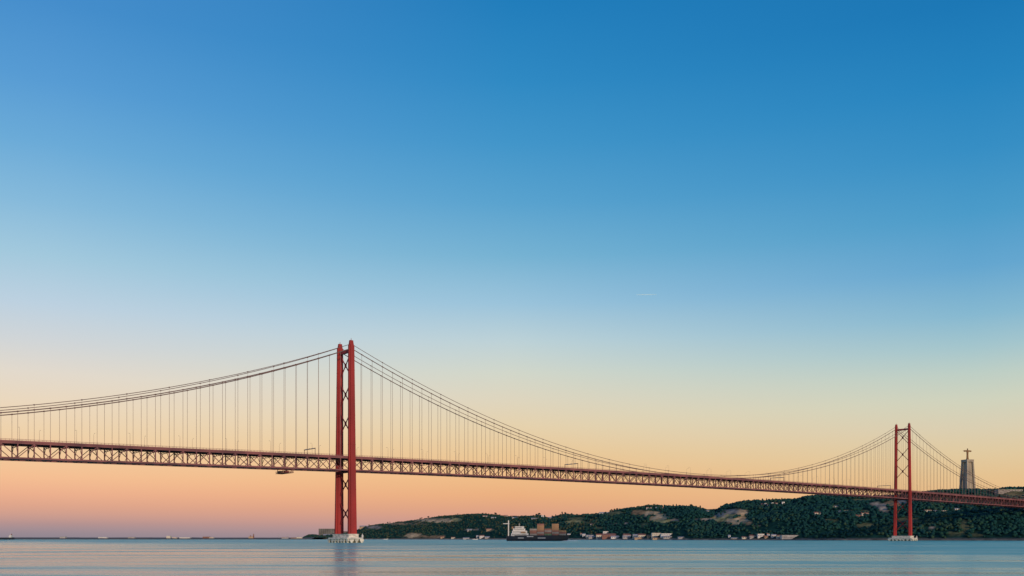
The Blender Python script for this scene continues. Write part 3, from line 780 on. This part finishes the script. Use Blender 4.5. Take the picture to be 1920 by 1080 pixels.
B(1574, 1592, 958, 960.3, 'cream', 'roofgrey', 'long thin cream house on the slope left of the far tower', 'house', windows=5)
B(1594, 1616, 965.5, 968.8, 'brown', 'brown', 'long brown terrace house on the slope left of the far tower', 'house', windows=5)
B(1616, 1629, 961, 966, 'cream', 'rooftile', 'cream house with a clay roof at the right end of the brown terrace', 'house', windows=3)
B(1735, 1750, 956.5, 959.3, 'cream', 'rooftile', 'cream house on the slope right of the far tower', 'house', windows=4)
B(1754, 1776, 957, 959.3, 'cream', 'roofgrey', 'long cream terrace on the slope right of the far tower', 'house', windows=6)
B(1791, 1800, 953.5, 956.5, 'white', 'roofgrey', 'small white house higher on the slope right of the far tower', 'house', windows=2)
B(1872, 1918, 918.8, 922, 'cgrey', 'cgreen', 'long grey building on the hilltop at the right edge', 'building', 'flat', windows=8)
# silos and port at the headland behind the near tower
def silos(x0, x1, ytop, ybase, D, label):
    p = W((x0 + x1) / 2, ybase, D); wd = (x1 - x0) / F * D; h = (ybase - ytop) / F * D
    s_ = thing('grain_silo', label, 'silo', (p.x, p.y, p.z), 0)
    a = MB(); a.box((-wd / 2, -6, -8), (wd / 2, 12, h)); a.build('block', M['silo'], s_)
    n_ = max(2, int(wd / 9))
    for k in range(n_):
        a = MB(); cx = -wd / 2 + wd * (k + .5) / n_; r_ = wd / n_ / 2 * .98
        a.loft([ell(cx, -5.5, -8, r_ * 1.04, 2.6, 12), ell(cx, -5.5, h * .97, r_ * 1.04, 2.6, 12)]); a.build('silo_tube', M['silo'], s_)
silos(598, 631, 991.3, 1001.5, 3900, 'large grey block of silos on the headland behind the near tower')
B(606, 626, 1001.5, 1008.5, 'brown', 'roofgrey', 'dark port building at the foot of the grey silos', 'building', D=3820, windows=5)
B(628, 652, 996, 1004, 'grey', 'brown', 'grey building between the silos and the near tower', 'building', D=3850, windows=5)
B(674, 692, 985.5, 989.5, 'tan', 'roofgrey', 'row of ochre buildings at the start of the ridge right of the near tower', 'building', windows=5)
# far shore on the left
def far(x0, x1, yt, yb, wall, roof, label, cat='building', kind='flat'): return B(x0, x1, yt - .3, yb - 1.0, wall, roof, label, cat, kind, D=3330, dep=14)
far(112, 122, 1006.8, 1010, 'grey', 'roofgrey', 'low grey shed left of the long white one on the far left shore', 'shed')
far(184, 200, 1007.6, 1010, 'white', 'white', 'long thin white shed on the far left shore', 'shed')
far(240, 252, 1007.6, 1010, 'grey', 'brown', 'grey shed between the white shed and the pale tank on the far shore', 'shed')
far(312, 319, 1005.3, 1010, 'cream', 'white', 'pale round cornered tank building standing highest on the far left shore', 'tank')
far(323, 331, 1008, 1010.5, 'cream', 'rooftile', 'small cream house right of the pale tank on the far shore', 'house')
far(336, 356, 1008, 1010.5, 'white', 'white', 'row of bright white blocks on the far shore left of the chimneys', 'building')
far(380, 392, 1006.8, 1010, 'brown', 'rooftile', 'brown house on the far shore between white blocks and chimneys', 'house')
far(392, 400, 1008, 1010, 'cream', 'rooftile', 'low cream house touching the brown far shore house', 'house')
far(466, 474, 1006.5, 1010, 'tan', 'rooftile', 'ochre factory below the two far chimneys', 'factory')
far(528, 540, 1007.5, 1010.5, 'white', 'rooftile', 'white house with a red roof on the far shore near the masts', 'house', 'gable')
far(545, 556, 1008, 1010.5, 'tan', 'brown', 'ochre shed on the far shore right of the red roof', 'shed', 'gable')
far(556, 566, 1007.5, 1010.5, 'cream', 'roofgrey', 'pale shed on the far shore left of the dark headland', 'shed')
def stack(x, yt, yb, w, matn, label, cat, name, D=3335):
    p = W(x, yb, D); h = (yb - yt) / F * D
    o = thing(name, label, cat, (p.x, p.y, max(0, p.z - 2)), 0)
    a = MB(); a.tube([(0, 0, 0), (0, 0, h + 2)], [w, w * .7], 10); a.build('shaft', M[matn], o)
    a = MB(); a.tube([(0, 0, h * .92), (0, 0, h * .95)], w * 1.15, 10); a.build('collar', M['white'], o)
stack(470, 1003.5, 1009, 2.4, 'brown', 'shorter left one of two chimneys on the far shore', 'chimney', 'chimney')
stack(475.5, 1001, 1009, 2.6, 'brown', 'taller right one of two chimneys on the far shore', 'chimney', 'chimney')
stack(523, 1001.5, 1009, .9, 'grey', 'thin grey mast on the far shore right of the chimneys', 'mast', 'mast')
stack(540, 1003, 1009, 1.2, 'grey', 'thicker short mast beside the red roofed far shore house', 'mast', 'mast')
stack(559, 1001.5, 1009, .8, 'grey', 'thin mast next to the dark headland', 'mast', 'mast')
stack(1229, 943.5, 951, .5, 'grey', 'thin antenna mast on the ridge above the tan cliff', 'mast', 'mast', 2600)

# white T shaped harbour crane behind the ship stern
p = W(953.5, 1001.5, 2765)
cr = thing('dock_crane', 'thin white dock crane with its arm pointing left, behind the ship stern', 'crane', (p.x, p.y, 1))
H = (1001.5 - 977) / F * 2765
a = MB(); a.box((-1.6, -1.6, 0), (1.6, 1.6, p.z - 1 + H)); a.build('mast', M['white'], cr)
a = MB(); a.bar((2.5, 0, p.z - 1 + H * .80), (-16, 0, p.z - 1 + H * .80), 1.2, 2.2); a.build('arm', M['white'], cr)
a = MB(); a.box((-1.2, -1.2, p.z + H - 1), (1.2, 1.2, p.z + H + 1.5)); a.build('cab', M['white'], cr)

# ------------------------------------------------------------------ boats
def hull(mb, L, Bm, z0, z1, bow=1):
    rings = []
    for f_ in np.linspace(0, 1, 13):
        x = -L / 2 + L * f_
        k = min(1, (1 - f_) / .2) ** .6 if f_ > .8 else (1 if f_ > .08 else .82 + f_ * 2.2)
        sh = z1 + 2.2 * max(0, (f_ - .82) / .18) + .5 * max(0, (.1 - f_) / .1)
        hb = Bm / 2 * max(k, .04); kb = max(.03, k * (.93 if f_ < .8 else .8))
        fx = 3.0 * max(0, (f_ - .8) / .2)
        rings.append([(x * 1.0, -Bm / 2 * kb * .9, z0), (x + fx, -hb, z1 * .45), (x + fx * 1.6, -hb, sh), (x + fx * 1.6, hb, sh), (x + fx, hb, z1 * .45), (x, Bm / 2 * kb * .9, z0)])
    mb.loft(rings)
D_S = 1455
p = W(1006, 1014, D_S)
shp = thing('container_ship', 'navy container ship with white bridge house at its left end', 'ship', (p.x, p.y, 0), math.radians(2))
L = 116 / F * D_S - 3; 
a = MB(); hull(a, L, 15, -1.5, 7.6); a.build('hull', M['navy'], shp)
k0 = -L / 2
a = MB(); a.box((k0 + 12, -7.3, 7.55), (k0 + L * .84, 7.3, 8.9)); a.build('hatch_coaming', M['navy'], shp)
a = MB(); a.box((k0 + 7, -7.2, 7.62), (k0 + 34, 7.2, 12.0)); a.box((k0 + 8.5, -7.0, 12.0), (k0 + 32, 7.0, 16.0)); a.box((k0 + 10, -6.6, 16.0), (k0 + 29, 6.6, 19.5)); a.box((k0 + 13, -7.6, 19.5), (k0 + 27, 7.6, 22.3)); a.box((k0 + 12.5, -7.8, 22.3), (k0 + 27.5, 7.8, 22.8))
br = a.build('bridge_house', M['white'], shp)
wmm = MB(); wmm.box((-.5, -.05, -.5), (.5, .05, .5)); wmm = wmm.mesh('window', M['glass'])
for zz, x0_, n_, yy in ((10, 9, 12, 7.25), (14.2, 10.5, 10, 7.05), (18, 12.5, 8, 6.65)):
    for k in range(n_): link('window', wmm, br, (k0 + x0_ + 1.9 * k, -yy, zz))
for k in range(7): link('window', wmm, br, (k0 + 14 + 1.4 * k, -7.65, 21.1))
a = MB(); a.box((k0 + 8.2, -2.4, 16.01), (k0 + 12.2, 2.4, 21.5)); a.box((k0 + 7.6, -2.2, 21.5), (k0 + 12.0, 2.2, 22.4)); a.build('funnel', M['orange'], shp)
a = MB(); a.tube([(k0 + 20, 0, 22.8), (k0 + 20, 0, 28)], .25, 6); a.bar((k0 + 18.5, 0, 26.0), (k0 + 21.5, 0, 26.0), .2, .2); a.build('mast', M['white'], shp)
a = MB(); a.box((k0 + 22, -8.6, 12.6), (k0 + 29.5, -7.05, 14.6)); a.build('lifeboat', M['orange'], shp)
for cx, ln in ((22, 9), (36.5, 10), (54.5, 12)):
    a = MB(); z_ = 4.6 if cx != 36.5 else 6.9
    a.box((k0 + cx - ln / 2, -7.56, z_ - .6), (k0 + cx + ln / 2, -7.50, z_ + .7)); a.build('white_marking', M['white'], shp)
a = MB(); a.tube([(k0 + L - 5, 0, 9), (k0 + L - 5, 0, 15)], .22, 6); a.build('foremast', M['white'], shp)
a = MB(); a.box((k0 + L * .86, -4.5, 8.4), (k0 + L - 4, 4.5, 9.6)); a.build('forecastle', M['navy'], shp)
for f_ in np.linspace(k0 + 27, k0 + L - 12, 14):
    a = MB(); a.box((f_ - .06, -7.42, 8.9), (f_ + .06, -7.34, 10)); a.build('rail_post', M['white'], shp)
# containers, each its own thing
cm = {}
for nme, mt in (('orange', 'orange'), ('rust red', 'crust'), ('green', 'cgreen'), ('grey', 'cgrey')):
    a = MB(); a.box((-5.4, -1.2, 0), (5.4, 1.2, 2.55))
    for k in range(13):                       # corrugation ribs
        for s in (-1, 1): a.box((-5.1 + k * .8, s * 1.2 if s > 0 else -1.26, .15), (-4.8 + k * .8, 1.26 if s > 0 else -1.2, 2.4))
    cm[nme] = a.mesh('container', M[mt])
rz = math.radians(2)
bays = [(41.5, ['grey', 'rust red', 'rust red', 'grey'], 'right beside the bridge house'), (53.0, ['rust red', 'grey', 'rust red', 'orange', 'orange', 'orange', 'rust red'], 'in the tall stack left of the ship middle'),
        (64.5, ['green', 'rust red', 'grey', 'rust red'], 'in the low stack at the ship middle'), (76.0, ['rust red', 'grey', 'rust red', 'orange', 'orange', 'orange', 'orange'], 'in the tall stack right of the ship middle'), (87.5, ['grey', 'rust red', 'orange'], 'in the last stack towards the ship bow')]
hts = ['lowest', 'second from the bottom', 'third from the bottom', 'fourth from the bottom', 'fifth from the bottom', 'second from the top', 'topmost']
for bx, cols, where in bays:
    for row, yy in enumerate((-6.0, -3.5, -1.0, 1.5, 4.0)):
        if row: continue
        for lv, cn in enumerate(cols):
            lx, ly, lz = k0 + bx, yy, 8.92 + 2.58 * lv
            o = link('container', cm[cn], None, (p.x + lx * math.cos(rz) - ly * math.sin(rz), p.y + lx * math.sin(rz) + ly * math.cos(rz), lz), (0, 0, rz))
            pos_ = 'topmost' if lv == len(cols) - 1 else hts[lv]
            tag(o, '%s container, %s %s' % (cn, pos_, where), 'container', 'containers on the ship')
# bow wave
a = MB(); pts = []
for k in range(24):
    f_ = k / 23; pts.append((k0 + L - 8 + 26 * f_, -6 - 3 * f_ + .7 * math.sin(k * 1.7), .06 + .75 * math.sin(math.pi * f_) ** .6))
rings = [[(x - .5, y - 1.4, -.3), (x, y - .4, z), (x, y + .5, z * .8), (x + .4, y + 1.6, -.3)] for x, y, z in pts]
a.loft(rings); o = a.build('bow_wave', M['foam']); o.location = (p.x, p.y, 0)
tag(o, 'low white bow wave at the right end of the container ship', 'wave', kind='stuff')

# second, distant ship cut by the left edge
p = W(2, 1010.5, 2900)
s2 = thing('cargo_ship', 'distant dark cargo ship cut off by the left edge of the photo', 'ship', (p.x, p.y, 0), math.pi)
a = MB(); hull(a, 78, 13, -1, 6.6); a.build('hull', M['navy'], s2)
a = MB(); a.box((-35, -5.5, 6.7), (-27, 5.5, 11.5)); a.box((-34, -5, 11.5), (-29, 5, 14.5)); a.build('bridge_house', M['white'], s2)
a = MB(); a.box((-34, -1.5, 14.5), (-31.5, 1.5, 18)); a.build('funnel', M['crust'], s2)
a = MB(); a.tube([(-29, 0, 14.5), (-29, 0, 22)], .3, 6); a.build('mast', M['white'], s2)
# small boats at the foot of the hill
def boat(x, y, ln, label):
    D = CAM_Z * F / (y - HOR); 
    o = thing('small_boat', label, 'boat', ((x - 960) / F * D, D, 0), 0)
    a = MB(); hull(a, ln, ln * .3, -.3, 1.6); a.build('hull', M['white'], o)
    a = MB(); a.box((-ln * .25, -ln * .1, 2.05), (ln * .1, ln * .1, 3.2)); a.build('cabin', M['grey'], o)
boat(890, 1012.0, 13, 'small white boat on the water left of the container ship')
boat(722, 1011.8, 10, 'tiny white boat off the shore right of the near tower')

# ------------------------------------------------------------------ single trees on the skyline
def leafy(nq, rx, rz_, cz, seed, size):
    r = random.Random(seed); a = MB()
    lobes = [(r.uniform(-.45, .45) * rx, r.uniform(-.45, .45) * rx, cz + r.uniform(-.4, .45) * rz_, r.uniform(.45, .75)) for _ in range(6)]
    for _ in range(nq):
        lx, ly, lz, lr = r.choice(lobes)
        d = Vector((r.gauss(0, 1), r.gauss(0, 1), r.gauss(0, 1))).normalized() * (r.random() ** .4) * lr
        c = Vector((lx + d.x * rx, ly + d.y * rx, lz + d.z * rz_))
        u_ = Vector((r.gauss(0, 1), r.gauss(0, 1), r.gauss(0, 1))).normalized(); v_ = u_.orthogonal().normalized()
        s_ = size * r.uniform(.6, 1.3)
        a.add([c - u_ * s_, c + v_ * s_, c + u_ * s_, c - v_ * s_ * .8], [(0, 1, 2, 3)])
    return a
TK = []
for k in range(5):
    wd = (3.4, 4.2, 2.2, 5.2, 1.6)[k]; ht = (3.6, 3.2, 5.0, 3.0, 5.6)[k]; cz = (6.4, 6.6, 6.6, 6.8, 6.6)[k]
    tr_ = MB(); tr_.tube([(0, 0, -2), (.1, 0, 2), (0, .2, cz)], [.45, .32, .15], 6)
    for q in range(4):
        an = q * 1.6 + k; tr_.tube([(0, 0, 3 + q * .5), (math.cos(an) * wd * .5, math.sin(an) * wd * .5, cz + .3 * q)], [.16, .06], 4)
    TK.append((tr_.mesh('trunk', M['bark']), leafy(330, wd, ht, cz, 40 + k, .75).mesh('crown', M['leaf'])))
def tree(x, y, k, s, label, group):
    D = interp(x, DR); q = hill_point(x, 1)
    o = thing('tree', label, 'tree', (q.x, q.y, q.z - .4), rng.uniform(0, 6.28), group)
    o.scale = (s, s, s)
    for nme, me_ in zip(('trunk', 'crown'), TK[k]): link(nme, me_, o)
    return o
lone = {1175: 'left one of two small lone trees on the bare ridge above the yellowish slope', 1181: 'right one of two small lone trees on the bare ridge above the yellowish slope',
        1054: 'tallest tree on the ridge above the bow of the ship', 1296: 'tall dark tree standing out left of the ridge dip', 1313: 'slim dark tree at the edge of the ridge dip',
        692: 'single tree on the ridge closest to the near tower', 803: 'leftmost tall tree of the low ridge between near tower and ship', 929: 'bushy dark tree on the ridge left of the white pole'}
skl = [(692, 0, .8), (727, 1, .7), (731, 0, .7), (748, 0, .6), (788, 3, .7), (791, 0, .8), (803, 1, 1.0), (823, 0, .7), (858, 1, .7), (905, 1, .8), (911, 0, .8), (929, 1, 1.1), (937, 0, .7),
       (978, 1, .8), (985, 1, .8), (1000, 3, .9), (1006, 1, 1.0), (1011, 3, 1.1), (1021, 0, .8), (1036, 1, .8), (1042, 2, .8), (1054, 2, 1.15), (1060, 1, .9), (1072, 0, .8), (1082, 1, .8), (1096, 1, .7), (1100, 0, .7),
       (1147, 1, .8), (1152, 0, .9), (1157, 1, .9), (1175, 1, .75), (1181, 0, .75), (1197, 1, .8), (1210, 1, .7), (1216, 3, .8), (1226, 3, .9), (1232, 1, .8), (1246, 0, .8), (1254, 2, .7), (1262, 2, .9), (1268, 4, .9), (1274, 0, .9), (1280, 1, .8),
       (1296, 1, 1.15), (1305, 0, .9), (1313, 2, 1.1), (1325, 1, .6), (1352, 1, .8), (1362, 3, .8), (1370, 1, .7), (1388, 3, .7), (1400, 1, .7), (1414, 2, .8), (1421, 0, .9), (1430, 2, .9), (1437, 4, .8), (1442, 0, .9), (1449, 2, .9), (1455, 1, .9),
       (1461, 0, .8), (1466, 2, .9), (1477, 1, .8), (1483, 0, .8), (1490, 2, .8), (1497, 1, .8), (1506, 3, .9), (1514, 3, .9), (1523, 1, .9), (1532, 3, .8), (1541, 1, .8), (1772, 1, .5), (1780, 0, .6), (1862, 1, .6)]
tn = {}
for x, k, s in skl:
    if x in lone: lab, grp = lone[x], None
    elif x < 950: lab, grp = 'dark tree on the low ridge between near tower and white pole', 'trees on the low left ridge'
    elif x < 1110: lab, grp = 'dark tree on the ridge directly above the container ship', 'trees on the ridge above the ship'
    elif x < 1290: lab, grp = 'dark tree on the ridge above the tan cliff', 'trees on the middle ridge'
    elif x < 1550: lab, grp = 'dark tree on the higher ridge rising towards the bridge deck', 'trees on the higher ridge'
    else: lab, grp = 'small tree on the hilltop beside the tall monument', 'trees beside the monument'
    if grp:
        tn[grp] = tn.get(grp, 0) + 1
        lab = '%s from the left: %s' % (ORD[tn[grp] - 1], lab)
    tree(x, 0, k, s, lab, grp)

# vapour trail high in the sky
D = 16000
p0, p1 = W(1193, 552.6, D), W(1231, 552.2, D)
a = MB(); a.tube([p0, p0.lerp(p1, .3), p0.lerp(p1, .7), p1], [5, 9, 8, 4], 8)
tag(a.build('vapour_trail', M['vapour']), 'short faint white vapour trail high in the blue sky', 'vapour trail')
